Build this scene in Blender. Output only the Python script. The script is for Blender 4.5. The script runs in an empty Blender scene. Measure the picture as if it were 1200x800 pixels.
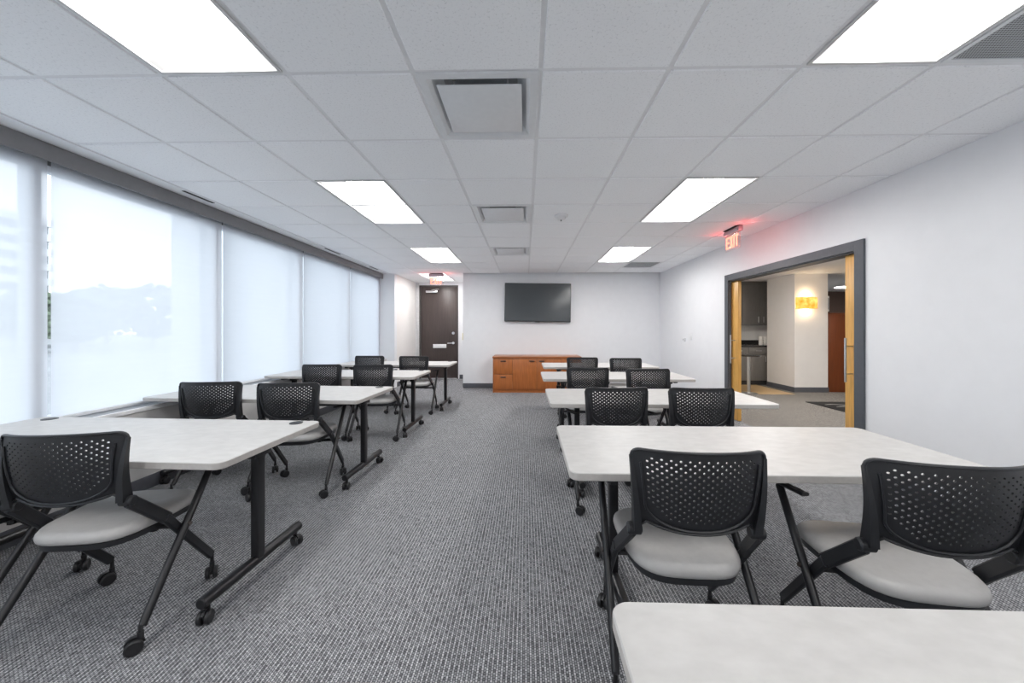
import bpy, bmesh, math, random
from mathutils import Vector, Matrix
random.seed(7)
C = bpy.context.scene.collection
PI = math.pi

# ------------------------------------------------------------------ materials
def nodes(name):
    m = bpy.data.materials.new(name); m.use_nodes = True
    nt = m.node_tree; nt.nodes.clear()
    return m, nt, nt.nodes, nt.links

def mat(name, col, rough=0.5, metal=0.0, var=0.06, scale=25.0, bump=0.0, bscale=200.0, spec=0.5, coat=0.0, stretch=None, col2=None):
    m, nt, N, L = nodes(name)
    out = N.new('ShaderNodeOutputMaterial'); b = N.new('ShaderNodeBsdfPrincipled')
    L.new(b.outputs[0], out.inputs[0])
    b.inputs['Roughness'].default_value = rough; b.inputs['Metallic'].default_value = metal
    b.inputs['Specular IOR Level'].default_value = spec
    b.inputs['Coat Weight'].default_value = coat
    tc = N.new('ShaderNodeTexCoord'); src = tc.outputs['Object']
    if stretch:
        mp = N.new('ShaderNodeMapping'); mp.inputs['Scale'].default_value = stretch
        L.new(src, mp.inputs[0]); src = mp.outputs[0]
    nz = N.new('ShaderNodeTexNoise'); nz.inputs['Scale'].default_value = scale; nz.inputs['Detail'].default_value = 4
    L.new(src, nz.inputs['Vector'])
    r = N.new('ShaderNodeValToRGB')
    r.color_ramp.elements[0].position = 0.3; r.color_ramp.elements[1].position = 0.7
    c2 = col2 or tuple(min(1, c * (1 + var)) for c in col)
    c1 = tuple(c * (1 - var) for c in col)
    r.color_ramp.elements[0].color = (*c1, 1); r.color_ramp.elements[1].color = (*c2, 1)
    L.new(nz.outputs['Fac'], r.inputs[0]); L.new(r.outputs[0], b.inputs['Base Color'])
    if bump:
        n2 = N.new('ShaderNodeTexNoise'); n2.inputs['Scale'].default_value = bscale
        L.new(src, n2.inputs['Vector'])
        bp = N.new('ShaderNodeBump'); bp.inputs['Strength'].default_value = bump; bp.inputs['Distance'].default_value = 0.002
        L.new(n2.outputs['Fac'], bp.inputs['Height']); L.new(bp.outputs[0], b.inputs['Normal'])
    return m

def emit(name, col, s):
    m, nt, N, L = nodes(name)
    out = N.new('ShaderNodeOutputMaterial'); e = N.new('ShaderNodeEmission')
    e.inputs[0].default_value = (*col, 1); e.inputs[1].default_value = s
    L.new(e.outputs[0], out.inputs[0]); return m

def carpet(name, light, mid, dark, pitch=0.0183):
    # loop pile: paired light and dark rows running along the room, broken into short loops
    m, nt, N, L = nodes(name)
    out = N.new('ShaderNodeOutputMaterial'); b = N.new('ShaderNodeBsdfPrincipled'); L.new(b.outputs[0], out.inputs[0])
    b.inputs['Roughness'].default_value = 0.95; b.inputs['Specular IOR Level'].default_value = 0.1
    tc = N.new('ShaderNodeTexCoord')
    nw = N.new('ShaderNodeTexNoise'); nw.inputs['Scale'].default_value = 70
    L.new(tc.outputs['Object'], nw.inputs['Vector'])
    ad = N.new('ShaderNodeVectorMath'); ad.operation = 'MULTIPLY_ADD'; ad.inputs[1].default_value = (.0035, .0035, 0)
    L.new(nw.outputs['Color'], ad.inputs[0]); L.new(tc.outputs['Object'], ad.inputs[2])
    sp = N.new('ShaderNodeSeparateXYZ'); L.new(ad.outputs[0], sp.inputs[0])
    def math_(op, a, k=None, b2=None):
        n = N.new('ShaderNodeMath'); n.operation = op
        L.new(a, n.inputs[0])
        if b2 is not None: L.new(b2, n.inputs[1])
        elif k is not None: n.inputs[1].default_value = k
        return n.outputs[0]
    row = math_('MULTIPLY', math_('SINE', math_('MULTIPLY', sp.outputs['X'], 2*PI/pitch)), .5)          # -.5 .. .5
    mp = N.new('ShaderNodeMapping'); mp.inputs['Rotation'].default_value = (0, 0, PI/2); L.new(ad.outputs[0], mp.inputs[0])
    br = N.new('ShaderNodeTexBrick'); br.offset = .5; br.inputs['Scale'].default_value = 1
    br.inputs['Brick Width'].default_value = pitch*.62; br.inputs['Row Height'].default_value = pitch/2
    br.inputs['Mortar Size'].default_value = pitch*.10; br.inputs['Mortar Smooth'].default_value = .8
    br.inputs['Color1'].default_value = (.74, .74, .74, 1); br.inputs['Color2'].default_value = (.34, .34, .34, 1); br.inputs['Mortar'].default_value = (0, 0, 0, 1)
    L.new(mp.outputs[0], br.inputs['Vector'])
    fac = math_('ADD', math_('MULTIPLY', row, .36), None, br.outputs['Color'])
    rp = N.new('ShaderNodeValToRGB'); e = rp.color_ramp.elements
    e[0].position = .05; e[0].color = (*dark, 1); e[1].position = .85; e[1].color = (*light, 1)
    q = e.new(.42); q.color = (*mid, 1)
    L.new(fac, rp.inputs[0])
    nz = N.new('ShaderNodeTexNoise'); nz.inputs['Scale'].default_value = 1.3; nz.inputs['Detail'].default_value = 3
    L.new(tc.outputs['Object'], nz.inputs['Vector'])
    mr = N.new('ShaderNodeMapRange'); mr.inputs['To Min'].default_value = .92; mr.inputs['To Max'].default_value = 1.08
    L.new(nz.outputs['Fac'], mr.inputs['Value'])
    mx = N.new('ShaderNodeVectorMath'); mx.operation = 'SCALE'
    L.new(rp.outputs['Color'], mx.inputs[0]); L.new(mr.outputs[0], mx.inputs['Scale'])
    L.new(mx.outputs[0], b.inputs['Base Color'])
    bp = N.new('ShaderNodeBump'); bp.inputs['Strength'].default_value = .4; bp.inputs['Distance'].default_value = 0.003
    L.new(fac, bp.inputs['Height']); L.new(bp.outputs[0], b.inputs['Normal'])
    return m

def tile_mat():
    m, nt, N, L = nodes('ceiling_tile')
    out = N.new('ShaderNodeOutputMaterial'); b = N.new('ShaderNodeBsdfPrincipled'); L.new(b.outputs[0], out.inputs[0])
    b.inputs['Roughness'].default_value = 0.9; b.inputs['Specular IOR Level'].default_value = 0.15
    tc = N.new('ShaderNodeTexCoord')
    v = N.new('ShaderNodeTexNoise'); v.inputs['Scale'].default_value = 95; v.inputs['Detail'].default_value = 3; v.inputs['Roughness'].default_value = .7
    L.new(tc.outputs['Object'], v.inputs['Vector'])
    r = N.new('ShaderNodeValToRGB')
    e = r.color_ramp.elements
    e[0].position = 0.30; e[0].color = (.74, .755, .775, 1)
    e[1].position = 0.44; e[1].color = (.93, .945, .965, 1)
    L.new(v.outputs['Fac'], r.inputs[0]); L.new(r.outputs[0], b.inputs['Base Color'])
    bp = N.new('ShaderNodeBump'); bp.inputs['Strength'].default_value = .35; bp.inputs['Distance'].default_value = .003
    L.new(v.outputs['Fac'], bp.inputs['Height']); L.new(bp.outputs[0], b.inputs['Normal'])
    return m

def shade_mat():
    m, nt, N, L = nodes('shade_cloth')
    out = N.new('ShaderNodeOutputMaterial')
    tr = N.new('ShaderNodeBsdfTransparent'); tr.inputs[0].default_value = (1, 1, 1, 1)
    df = N.new('ShaderNodeBsdfDiffuse'); df.inputs[0].default_value = (.62, .63, .65, 1)
    tl = N.new('ShaderNodeBsdfTranslucent'); tl.inputs[0].default_value = (.86, .88, .92, 1)
    m1 = N.new('ShaderNodeMixShader'); m1.inputs[0].default_value = .74
    L.new(df.outputs[0], m1.inputs[1]); L.new(tl.outputs[0], m1.inputs[2])
    # weave of the cloth: fine thread variation in how open it is
    tc = N.new('ShaderNodeTexCoord'); nz = N.new('ShaderNodeTexNoise'); nz.inputs['Scale'].default_value = 3
    mp = N.new('ShaderNodeMapping'); mp.inputs['Scale'].default_value = (1, 1, 12)
    L.new(tc.outputs['Object'], mp.inputs[0]); L.new(mp.outputs[0], nz.inputs['Vector'])
    mr = N.new('ShaderNodeMapRange'); mr.inputs['To Min'].default_value = .84; mr.inputs['To Max'].default_value = .87
    L.new(nz.outputs['Fac'], mr.inputs['Value'])
    m2 = N.new('ShaderNodeMixShader'); L.new(mr.outputs[0], m2.inputs[0])
    L.new(tr.outputs[0], m2.inputs[1]); L.new(m1.outputs[0], m2.inputs[2])
    L.new(m2.outputs[0], out.inputs[0]); return m

def clear_mat(name, tint=(1, 1, 1), gloss=.06, rough=0.0):
    m, nt, N, L = nodes(name)
    out = N.new('ShaderNodeOutputMaterial')
    tr = N.new('ShaderNodeBsdfTransparent'); tr.inputs[0].default_value = (*tint, 1)
    g = N.new('ShaderNodeBsdfGlossy'); g.inputs['Roughness'].default_value = rough
    mx = N.new('ShaderNodeMixShader'); mx.inputs[0].default_value = gloss
    L.new(tr.outputs[0], mx.inputs[1]); L.new(g.outputs[0], mx.inputs[2]); L.new(mx.outputs[0], out.inputs[0]); return m

M = dict(
    wall=mat('wall_paint', (.81, .82, .84), .75, var=.012, scale=8, bump=.12, bscale=260),
    wallwarm=mat('wall_paint_warm', (.82, .80, .78), .75, var=.012, scale=8, bump=.12, bscale=260),
    ceil=tile_mat(),
    tee=mat('tee_grid_metal', (.80, .81, .83), .5, var=.02),
    drywall=mat('ceiling_drywall', (.82, .83, .85), .8, var=.015, scale=10),
    carpet=carpet('carpet_weave', (.55, .555, .57), (.275, .28, .292), (.05, .051, .056)),
    carpet_lit=carpet('lobby_carpet_warm_lit', (.42, .395, .37), (.24, .228, .215), (.09, .085, .08), .021),  # room carpet browned: the lobby's warm light is put into its colour
    woodfloor=mat('lobby_wood_floor', (.50, .34, .17), .4, var=.2, scale=4, stretch=(1, 14, 1)),
    base=mat('baseboard_rubber', (.095, .10, .115), .6),
    casing=mat('grey_casing', (.085, .095, .108), .45, var=.05),
    valance=mat('valance_metal', (.215, .215, .225), .5, var=.03),
    sillgrey=mat('sill_grey', (.30, .31, .33), .5, var=.03),
    sillwhite=mat('sill_edge_white', (.80, .81, .82), .4),
    lowwall=mat('low_wall_paint', (.60, .59, .58), .7, var=.015),
    alu=mat('white_aluminium', (.78, .81, .85), .35, var=.02),
    glass=clear_mat('window_glass', (.97, .99, 1), .05),
    shade=shade_mat(),
    hem=mat('shade_hem', (.72, .74, .76), .6),
    lam=mat('white_laminate', (.52, .51, .495), .42, var=.045, scale=16, stretch=(1, 1.8, 1), col2=(.565, .555, .54)),
    edge=mat('table_edge_band', (.50, .475, .45), .5, var=.05, scale=60),
    black=mat('black_steel', (.012, .012, .014), .32, var=.1),
    blackpl=mat('black_plastic', (.017, .018, .021), .42, var=.1, bump=.08, bscale=500),
    rubber=mat('caster_rubber', (.016, .016, .018), .4),
    vinyl=mat('grey_vinyl', (.445, .435, .425), .42, var=.04, scale=40, bump=.1, bscale=350),
    cherry=mat('cherry_veneer', (.40, .125, .030), .35, var=.14, scale=5, stretch=(9, 9, .8)),
    cherrytop=mat('cherry_top', (.36, .12, .035), .3, var=.12, scale=5, stretch=(.8, 9, 9)),
    gap=mat('cabinet_shadow_gap', (.05, .018, .008), .7),
    handle=mat('dark_pull', (.03, .022, .018), .4),
    steel=mat('brushed_steel', (.62, .62, .62), .3, 1.0, var=.05, scale=8, stretch=(1, 1, 30)),
    chrome=mat('satin_silver', (.75, .75, .76), .3, 1.0, var=.02),
    tvbez=mat('tv_bezel', (.012, .012, .014), .3),
    tvscr=mat('tv_glass', (.045, .053, .058), .14, var=.05, scale=2, spec=.9),
    darkdoor=mat('dark_walnut_door', (.062, .046, .042), .38, var=.16, scale=5, stretch=(14, 14, .7)),
    doorframe=mat('door_frame_dark', (.07, .062, .058), .5),
    frameway=mat('door_frame_light', (.62, .62, .63), .5),
    maple=mat('maple_wood', (.66, .37, .10), .35, var=.16, scale=6, stretch=(12, 12, .8)),
    white=mat('white_enamel', (.80, .81, .82), .4, var=.02),
    troffer=mat('troffer_white', (.62, .62, .62), .35, var=.01),
    diff=mat('air_diffuser_metal', (.74, .76, .78), .35, var=.02),
    dark=mat('duct_dark', (.03, .03, .033), .8),
    perf=None,
    lamp=emit('lamp_lens', (1, .985, .965), 17.5),
    lampfar=emit('lamp_lens_far', (1, .985, .97), 28),
    exitred=emit('exit_letters', (1, .30, .20), 1.7),
    exitpl=clear_mat('exit_acrylic', (.98, .93, .93), .10, .1),
    silver=mat('exit_housing', (.42, .40, .44), .35, .5),
    amber=None,
    switch=mat('switch_plate', (.82, .83, .84), .4, var=.01),
    grey=mat('thermostat_grey', (.42, .43, .45), .5),
    kcab=mat('kitchen_grey_laminate', (.145, .138, .130), .45, var=.08, scale=6, stretch=(8, 8, 1)),
    ktop=mat('dark_stone_counter', (.025, .024, .024), .25, var=.4, scale=90),
    ceramic=mat('cup_white', (.75, .73, .70), .35),
    brown=mat('brown_wood_panel', (.17, .042, .010), .4, var=.12, scale=5, stretch=(9, 9, .7)),
    darkbrown=mat('dark_brown_wall', (.10, .065, .055), .6),
    rug=mat('black_mat', (.010, .010, .011), .95, var=.3, scale=300),
    ruglogo=mat('mat_pale_mark', (.25, .24, .235), .95, var=.1, scale=300),
    asphalt=mat('asphalt', (.30, .31, .32), .9, var=.15, scale=.4),
    leaf=mat('tree_leaf', (.17, .22, .15), .7, var=.35, scale=2.5),
    bark=mat('tree_bark', (.12, .09, .07), .9, var=.2, scale=8),
    bwhite=mat('concrete_white', (.74, .75, .76), .7, var=.03, scale=.5),
    bglass=mat('dark_office_glass', (.16, .19, .22), .25, var=.15, scale=.3),
    backing=mat('pilaster_panel', (.82, .84, .86), .6, var=.03, scale=2),
    brass=mat('outlet_yellow', (.62, .55, .28), .5),
)
def perf_mat():
    m, nt, N, L = nodes('perforated_metal')
    out = N.new('ShaderNodeOutputMaterial'); b = N.new('ShaderNodeBsdfPrincipled'); L.new(b.outputs[0], out.inputs[0])
    tc = N.new('ShaderNodeTexCoord'); br = N.new('ShaderNodeTexBrick'); br.offset = .5
    br.inputs['Scale'].default_value = 1; br.inputs['Brick Width'].default_value = .012; br.inputs['Row Height'].default_value = .010
    br.inputs['Mortar Size'].default_value = .0022; br.inputs['Mortar Smooth'].default_value = .2
    br.inputs['Color1'].default_value = (.07, .075, .08, 1); br.inputs['Color2'].default_value = (.08, .085, .09, 1); br.inputs['Mortar'].default_value = (.46, .48, .50, 1)
    L.new(tc.outputs['Object'], br.inputs['Vector']); L.new(br.outputs['Color'], b.inputs['Base Color'])
    b.inputs['Roughness'].default_value = .6
    return m
M['perf'] = perf_mat()
def amber_mat():
    m, nt, N, L = nodes('amber_art_glass')
    out = N.new('ShaderNodeOutputMaterial')
    tc = N.new('ShaderNodeTexCoord'); nz = N.new('ShaderNodeTexNoise'); nz.inputs['Scale'].default_value = 9; nz.inputs['Detail'].default_value = 3
    L.new(tc.outputs['Object'], nz.inputs['Vector'])
    r = N.new('ShaderNodeValToRGB'); e = r.color_ramp.elements
    e[0].position = .35; e[0].color = (1, .30, .03, 1); e[1].position = .65; e[1].color = (1, .62, .16, 1)
    L.new(nz.outputs['Fac'], r.inputs[0])
    em = N.new('ShaderNodeEmission'); em.inputs[1].default_value = 1.15
    L.new(r.outputs[0], em.inputs[0]); L.new(em.outputs[0], out.inputs[0]); return m
M['amber'] = amber_mat()

# ------------------------------------------------------------------ mesh helpers
class MB:
    def __init__(s): s.bm = bmesh.new(); s.mi = 0
    def _tag(s, faces):
        for f in faces: f.material_index = s.mi
    def box(s, x0, x1, y0, y1, z0, z1, bev=0.0, seg=2, M4=None):
        n0 = set(s.bm.faces)
        r = bmesh.ops.create_cube(s.bm, size=1)
        bmesh.ops.scale(s.bm, vec=(abs(x1-x0), abs(y1-y0), abs(z1-z0)), verts=r['verts'])
        bmesh.ops.translate(s.bm, vec=((x0+x1)/2, (y0+y1)/2, (z0+z1)/2), verts=r['verts'])
        if M4 is not None: bmesh.ops.transform(s.bm, matrix=M4, verts=r['verts'])
        if bev > 0:
            es = list({e for v in r['verts'] for e in v.link_edges})
            bmesh.ops.bevel(s.bm, geom=es, offset=bev, segments=seg, profile=.5, affect='EDGES')
        s._tag([f for f in s.bm.faces if f not in n0]); return s
    def loft(s, secs, cap=True, closed=True):
        vs = [[s.bm.verts.new(p) for p in sec] for sec in secs]
        fs = []
        for a, b in zip(vs[:-1], vs[1:]):
            n = len(a)
            for i in range(n if closed else n-1):
                j = (i+1) % n
                fs.append(s.bm.faces.new((a[i], a[j], b[j], b[i])))
        if cap and closed:
            fs.append(s.bm.faces.new(list(reversed(vs[0])))); fs.append(s.bm.faces.new(vs[-1]))
        s._tag(fs); return s
    def tube(s, pts, r, n=10, cap=True):
        pts = [Vector(p) for p in pts]; secs = []
        rs = r if isinstance(r, (list, tuple)) else [r]*len(pts)
        up = None
        for i, p in enumerate(pts):
            d = (pts[min(i+1, len(pts)-1)] - pts[max(i-1, 0)]).normalized()
            if up is None:
                up = Vector((0, 0, 1)) if abs(d.z) < .9 else Vector((1, 0, 0))
            a = d.cross(up).normalized(); b = a.cross(d).normalized(); up = b
            secs.append([p + a*rs[i]*math.cos(2*PI*k/n) + b*rs[i]*math.sin(2*PI*k/n) for k in range(n)])
        return s.loft(secs, cap)
    def bar(s, p, q, w, t, side=Vector((1, 0, 0)), rnd=.25):
        # flat bar with softened corners; w across, t along 'side'
        p, q = Vector(p), Vector(q); d = (q-p).normalized()
        a = (side - d*side.dot(d)).normalized(); b = d.cross(a).normalized()
        c = min(w, t)*rnd
        o = [(t/2-c, w/2), (t/2, w/2-c), (t/2, -w/2+c), (t/2-c, -w/2), (-t/2+c, -w/2), (-t/2, -w/2+c), (-t/2, w/2-c), (-t/2+c, w/2)]
        return s.loft([[p + a*x + b*y for x, y in o], [q + a*x + b*y for x, y in o]])
    def cyl(s, c, r, h, axis='Z', n=24, bev=0):
        c = Vector(c); ax = {'X': Vector((1, 0, 0)), 'Y': Vector((0, 1, 0)), 'Z': Vector((0, 0, 1))}[axis]
        if bev:
            return s.tube([c-ax*h/2, c-ax*(h/2-bev), c+ax*(h/2-bev), c+ax*h/2], [r-bev, r, r, r-bev], n)
        return s.tube([c-ax*h/2, c+ax*h/2], r, n)
    def lathe(s, c, prof, n=24):
        c = Vector(c)
        return s.loft([[c + Vector((r*math.cos(2*PI*k/n), r*math.sin(2*PI*k/n), z)) for k in range(n)] for r, z in prof])
    def prism(s, poly, z0, z1):
        return s.loft([[Vector((x, y, z0)) for x, y in poly], [Vector((x, y, z1)) for x, y in poly]])
    def obj(s, name, mats, parent=None, smooth=True, ang=35):
        bmesh.ops.recalc_face_normals(s.bm, faces=s.bm.faces)
        me = bpy.data.meshes.new(name)
        for f in s.bm.faces: f.smooth = smooth
        s.bm.to_mesh(me); s.bm.free()
        for m in (mats if isinstance(mats, (list, tuple)) else [mats]): me.materials.append(m)
        if smooth:
            try: me.set_sharp_from_angle(angle=math.radians(ang))
            except Exception: pass
        o = bpy.data.objects.new(name, me); C.objects.link(o)
        if parent is not None: o.parent = parent
        return o

def thing(name, label, cat, loc=(0, 0, 0), rz=0, group=None):
    o = bpy.data.objects.new(name, None); C.objects.link(o)
    o.empty_display_size = .1
    o.location = loc; o.rotation_euler = (0, 0, rz); o['label'] = label; o['category'] = cat
    if group: o['group'] = group
    return o
def tag(o, label, cat, group=None):
    o['label'] = label; o['category'] = cat
    if group: o['group'] = group
    return o
def struct(o, label=None, cat=None):
    o['kind'] = 'structure'
    if label: o['label'] = label
    if cat: o['category'] = cat
    return o
def dup(root, label, loc, rz=0):
    r = root.copy(); C.objects.link(r); r.location = loc; r.rotation_euler = (0, 0, rz); r['label'] = label
    for ch in list(root.children):
        c = ch.copy(); C.objects.link(c); c.parent = r
        for g in ch.children:
            d = g.copy(); C.objects.link(d); d.parent = c
    return r
def sbox(name, m, b, label, cat, bev=0):
    return struct(MB().box(*b, bev=bev).obj(name, m), label, cat)

# ------------------------------------------------------------------ room
H = 2.5156            # tile face height
XR, XL, YF, YB = 2.93, -3.06, 7.87, -2.4
YD = 9.36             # wall with the dark door
TX0, TY0, T = .0724, 1.7047, .61
tx = lambda k: TX0 + T*k
ty = lambda r: TY0 + T*r

fl = MB(); fl.box(-3.45, 3.02, YB-.1, YD+.1, -.12, 0)
struct(fl.obj('floor', M['carpet'], smooth=False), 'grey woven loop carpet of the meeting room', 'floor')

# ceiling tiles
LIGHTS = [('L', -3, -2, -2), ('R', 2, 3, -2), ('L', -3, -2, 2), ('R', 2, 3, 2), ('L', -3, -2, 6), ('R', 2, 3, 6), ('V', -4, -3, 10), ('L', -3, -2, -6), ('R', 2, 3, -6)]  # last pair is added behind the camera to light the near side
open_cells = set()
for _, a, b, r in LIGHTS: open_cells |= {(a, r), (a, r+1)}
DIFF = [(-1, 0), (-1, 3), (-1, 6)]
open_cells |= set(DIFF)
GRILLE = [(3, -1), (3, 8)]
open_cells |= set(GRILLE) | {(3, -2)}
c = MB(); g = .0115
for k in range(-5, 5):
    for r in range(-7, 13):
        if (k, r) in open_cells: continue
        x0, x1, y0, y1 = tx(k)+g, tx(k+1)-g, ty(r)+g, ty(r+1)-g
        if k == 4: x1 = XR
        if r >= 10:
            if k > -3: continue
            if k == -3: x1 = min(x1, -1.37)
            y1 = min(y1, YD)
            if y1-y0 < .05: continue
        elif r == 9 : pass
        c.box(x0, x1, max(y0, YB), y1, H, H+.03, bev=.004, seg=1)
ce = c.obj('ceiling', M['ceil'], smooth=False); struct(ce, 'white speckled acoustic tile ceiling', 'ceiling')
t = MB()
for k in range(-5, 5):
    t.box(tx(k)-.0118, tx(k)+.0118, YB, YD if k < -2 else YF, H+.007, H+.012)
for r in range(-6, 13):
    y = ty(r)
    t.box(tx(-5), XR if r <= 10 else -1.37, y-.0118, y+.0118, H+.0065, H+.0119)
struct(t.obj('ceiling_grid', M['tee'], ce, smooth=False))
sp = MB(); sp.box(-3.45, 3.1, YB-.1, YD+.1, 2.80, 2.86)
struct(sp.obj('ceiling_slab', M['dark'], ce, smooth=False))
# plaster strip along the windows
pb = MB(); pb.box(-3.45, tx(-5)-.0125, YB, YF+.02, H-.002, H+.03)
struct(pb.obj('ceiling_strip', M['drywall'], ce, smooth=False))

# far wall and entry recess
w = MB(); w.box(-1.37, XR+.2, YF, YF+.16, 0, 2.8); w.box(-1.37, -1.24, YF+.16, YD, 0, 2.8)
struct(w.obj('wall_far', M['wall'], smooth=False), 'pale grey far wall behind the television', 'wall')
w = MB(); w.box(-2.96, -2.775, YD, YD+.14, 0, 2.8); w.box(-1.755, -1.24, YD, YD+.14, 0, 2.8); w.box(-2.775, -1.755, YD, YD+.14, 2.44, 2.8)
struct(w.obj('wall_entry', M['wall'], smooth=False), 'pale wall around the dark entry door', 'wall')
w = MB(); w.box(-3.05, -2.88, YF+.12, YD+.14, 0, 2.8)
struct(w.obj('wall_recess', M['wallwarm'], smooth=False), 'beige side wall of the entry recess', 'wall')
w = MB(); w.box(-3.45, -2.88, YF-.02, YF+.12, 0, 2.8)
struct(w.obj('wall_pier', M['wall'], smooth=False), 'pale pier where the windows end', 'wall')
# right wall as two leaves with a pocket for the sliding doors
D0, D1, DT = 3.235, 5.215, 1.985
w = MB()
for x0, x1 in ((XR, XR+.025), (XR+.105, XR+.13)):
    w.box(x0, x1, YB, D0, 0, 2.8); w.box(x0, x1, D1, YF, 0, 2.8); w.box(x0, x1, D0, D1, DT, 2.8)
struct(w.obj('wall_right', M['wall'], smooth=False), 'long pale grey right wall with the pocket doorway', 'wall')
sbox('wall_back', M['wall'], (-3.45, XR+.13, YB-.12, YB, 0, 2.8), 'pale wall behind the viewpoint', 'wall')
# low wall, sill, windows
w = MB(); w.box(-3.28, XL, YB, YF-.02, 0, .645)
struct(w.obj('wall_left', M['lowwall'], smooth=False), 'low beige wall below the windows', 'wall')
w = MB(); w.box(-3.30, XL-.004, YB, YF-.02, .645, .662)
sl = w.obj('trim_1', M['sillgrey'], smooth=False); struct(sl, 'grey window sill', 'sill')
w = MB(); w.box(XL-.006, XL+.012, YB, YF-.02, .635, .668, bev=.004)
struct(w.obj('sill_edge', M['sillwhite'], sl))
w = MB(); w.box(-3.146, -3.13, YB, YF-.02, H-.118, H-.003, bev=.004); w.box(-3.30, -3.245, YB, YF-.02, H-.1175, H-.003)
struct(w.obj('trim_2', M['valance']), 'grey valance above the roller shades', 'trim')
MY = [-1.85, -.45, .95, 2.35, 3.73, 5.11, 6.51, YF-.02]
for i in range(len(MY)-1):
    y0, y1 = MY[i], MY[i+1]
    if i == 0: y0 = YB
    f = MB()
    lo = y0 if i == 0 else y0+.001
    f.box(-3.30, -3.22, y1-.085, y1-.022 if i < 6 else y1-.001, .662, H-.118, bev=.004)
    f.box(-3.29, -3.23, lo-(.022 if i else 0), y1-.086, .662, .70); f.box(-3.29, -3.23, lo-(.022 if i else 0), y1-.086, H-.16, H-.118)
    fo = f.obj('window_%d' % (i+1), M['alu']); struct(fo, 'white framed tall window behind a roller shade on the left wall', 'window')
    p = MB(); p.box(-3.268, -3.26, lo-(.022 if i else 0), y1-.086, .70, H-.16)
    struct(p.obj('window_pane', M['glass'], fo, smooth=False))
SH = ['roller shade in front of the office block, leftmost window in view', 'wide roller shade with tree tops showing through', 'roller shade behind the second row of window tables',
      'narrow roller shade third from the far end', 'roller shade last before the pale pier']
SH = {2: 'pale roller shade with the striped office block showing through', 3: 'pale roller shade with tree tops showing through',
      4: 'pale roller shade just beyond the one showing tree tops', 5: 'pale roller shade second from the beige recess wall', 6: 'pale roller shade nearest the beige recess wall and dark door'}
for i in range(1, len(MY)-1):
    y0, y1 = MY[i]+.009, MY[i+1]-.009
    if i == 6: y1 = MY[7]-.012
    th = thing('roller_shade', SH.get(i, 'pale roller shade out of view beside the viewpoint'), 'shade', (-3.20, (y0+y1)/2, .69), 0, 'roller shades on the left windows')
    hw = (y1-y0)/2
    b = MB(); b.bm.faces.new([b.bm.verts.new(q) for q in ((0, -hw, 0), (0, hw, 0), (0, hw, H-.07-.69), (0, -hw, H-.07-.69))])
    b.obj('cloth', M['shade'], th, smooth=False)
    b = MB(); b.box(-.008, .008, -hw, hw, -.022, .004, bev=.004); b.obj('hem_bar', M['hem'], th)
    b = MB(); b.tube([(-.012, -hw, H-.06-.69), (-.012, hw, H-.06-.69)], .025, 12); b.obj('roller_tube', M['hem'], th)
# pilasters outside; the deep ones added to hide sky behind the far shades
for i in range(4, 7):
    sbox('exterior_column', M['backing'], (-3.66 if i == 4 else -4.4, -3.36, MY[i]-.09, MY[i]+.09, -1, 3.2), None, None)

sbox('exterior_column', M['backing'], (-4.4, -3.455, YF-.05, YF+.12, -1, 3.2), None, None)  # added at the end pier to cover a bright patch of sky
# baseboards
def base(name, b, lab): struct(MB().box(*b, bev=.003).obj(name, M['base']), lab, 'baseboard')
base('baseboard_far', (-1.37, -.665, YF-.012, YF, 0, .105), 'dark grey baseboard of the far wall left of the credenza')
base('baseboard_far_end', (1.14, XR-.013, YF-.012, YF, 0, .105), 'dark grey baseboard of the far wall right of the credenza')
base('baseboard_right', (XR-.012, XR, D1+.092, YF, 0, .105), 'dark grey baseboard beyond the doorway')
base('baseboard_right_near', (XR-.012, XR, YB, D0-.092, 0, .105), 'dark grey baseboard of the near right wall')
base('baseboard_left', (XL, XL+.012, YB, YF-.035, 0, .105), 'dark grey baseboard under the windows')
base('baseboard_entry', (-1.72, -1.371, YD-.012, YD, 0, .105), 'dark grey baseboard beside the entry door')
base('baseboard_recess', (-2.88, -2.868, YF+.14, YD-.013, 0, .105), 'dark grey baseboard of the recess side wall')

# ------------------------------------------------------------------ entry door
d = MB(); d.box(-2.735, -1.795, YD+.02, YD+.065, .012, 2.405, bev=.003)
do = d.obj('door_1', M['darkdoor']); struct(do, 'tall dark brown wooden entry door in the far recess', 'door')
f = MB(); f.box(-2.775, -2.74, YD-.012, YD+.11, 0, 2.44); f.box(-1.79, -1.755, YD-.012, YD+.11, 0, 2.44); f.box(-2.74, -1.79, YD-.012, YD+.11, 2.41, 2.44)
struct(f.obj('door_frame', M['doorframe'], do))
f = MB(); f.box(-2.86, -2.777, YD-.02, YD-.001, 0, 2.50, bev=.003)
struct(f.obj('trim_3', M['frameway']), 'pale vertical trim left of the dark entry door', 'trim')
h = MB(); h.cyl((-1.885, YD-.0, .93), .032, .03, 'Y'); h.bar((-1.885, YD-.035, .93), (-2.03, YD-.035, .925), .022, .016, Vector((0, 1, 0))); h.cyl((-1.885, YD-.02, .93), .012, .04, 'Y')
struct(h.obj('door_handle', M['chrome'], do))
h = MB(); h.cyl((-1.885, YD-.002, 1.19), .036, .04, 'Y', bev=.006)
struct(h.obj('deadbolt', M['chrome'], do))
h = MB(); h.box(-2.60, -2.30, YD-.04, YD+.018, 2.245, 2.30, bev=.006); h.bar((-2.45, YD-.02, 2.31), (-2.25, YD-.07, 2.335), .02, .012, Vector((0, 0, 1)))
struct(h.obj('door_closer', M['chrome'], do))
h = MB(); h.box(-2.42, -2.07, YD+.006, YD+.019, .80, .90, bev=.003)
struct(h.obj('door_plate', M['white'], do))
h = MB(); h.box(-2.735, -1.795, YD-.012, YD+.10, 0, .011, bev=.003)
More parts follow.
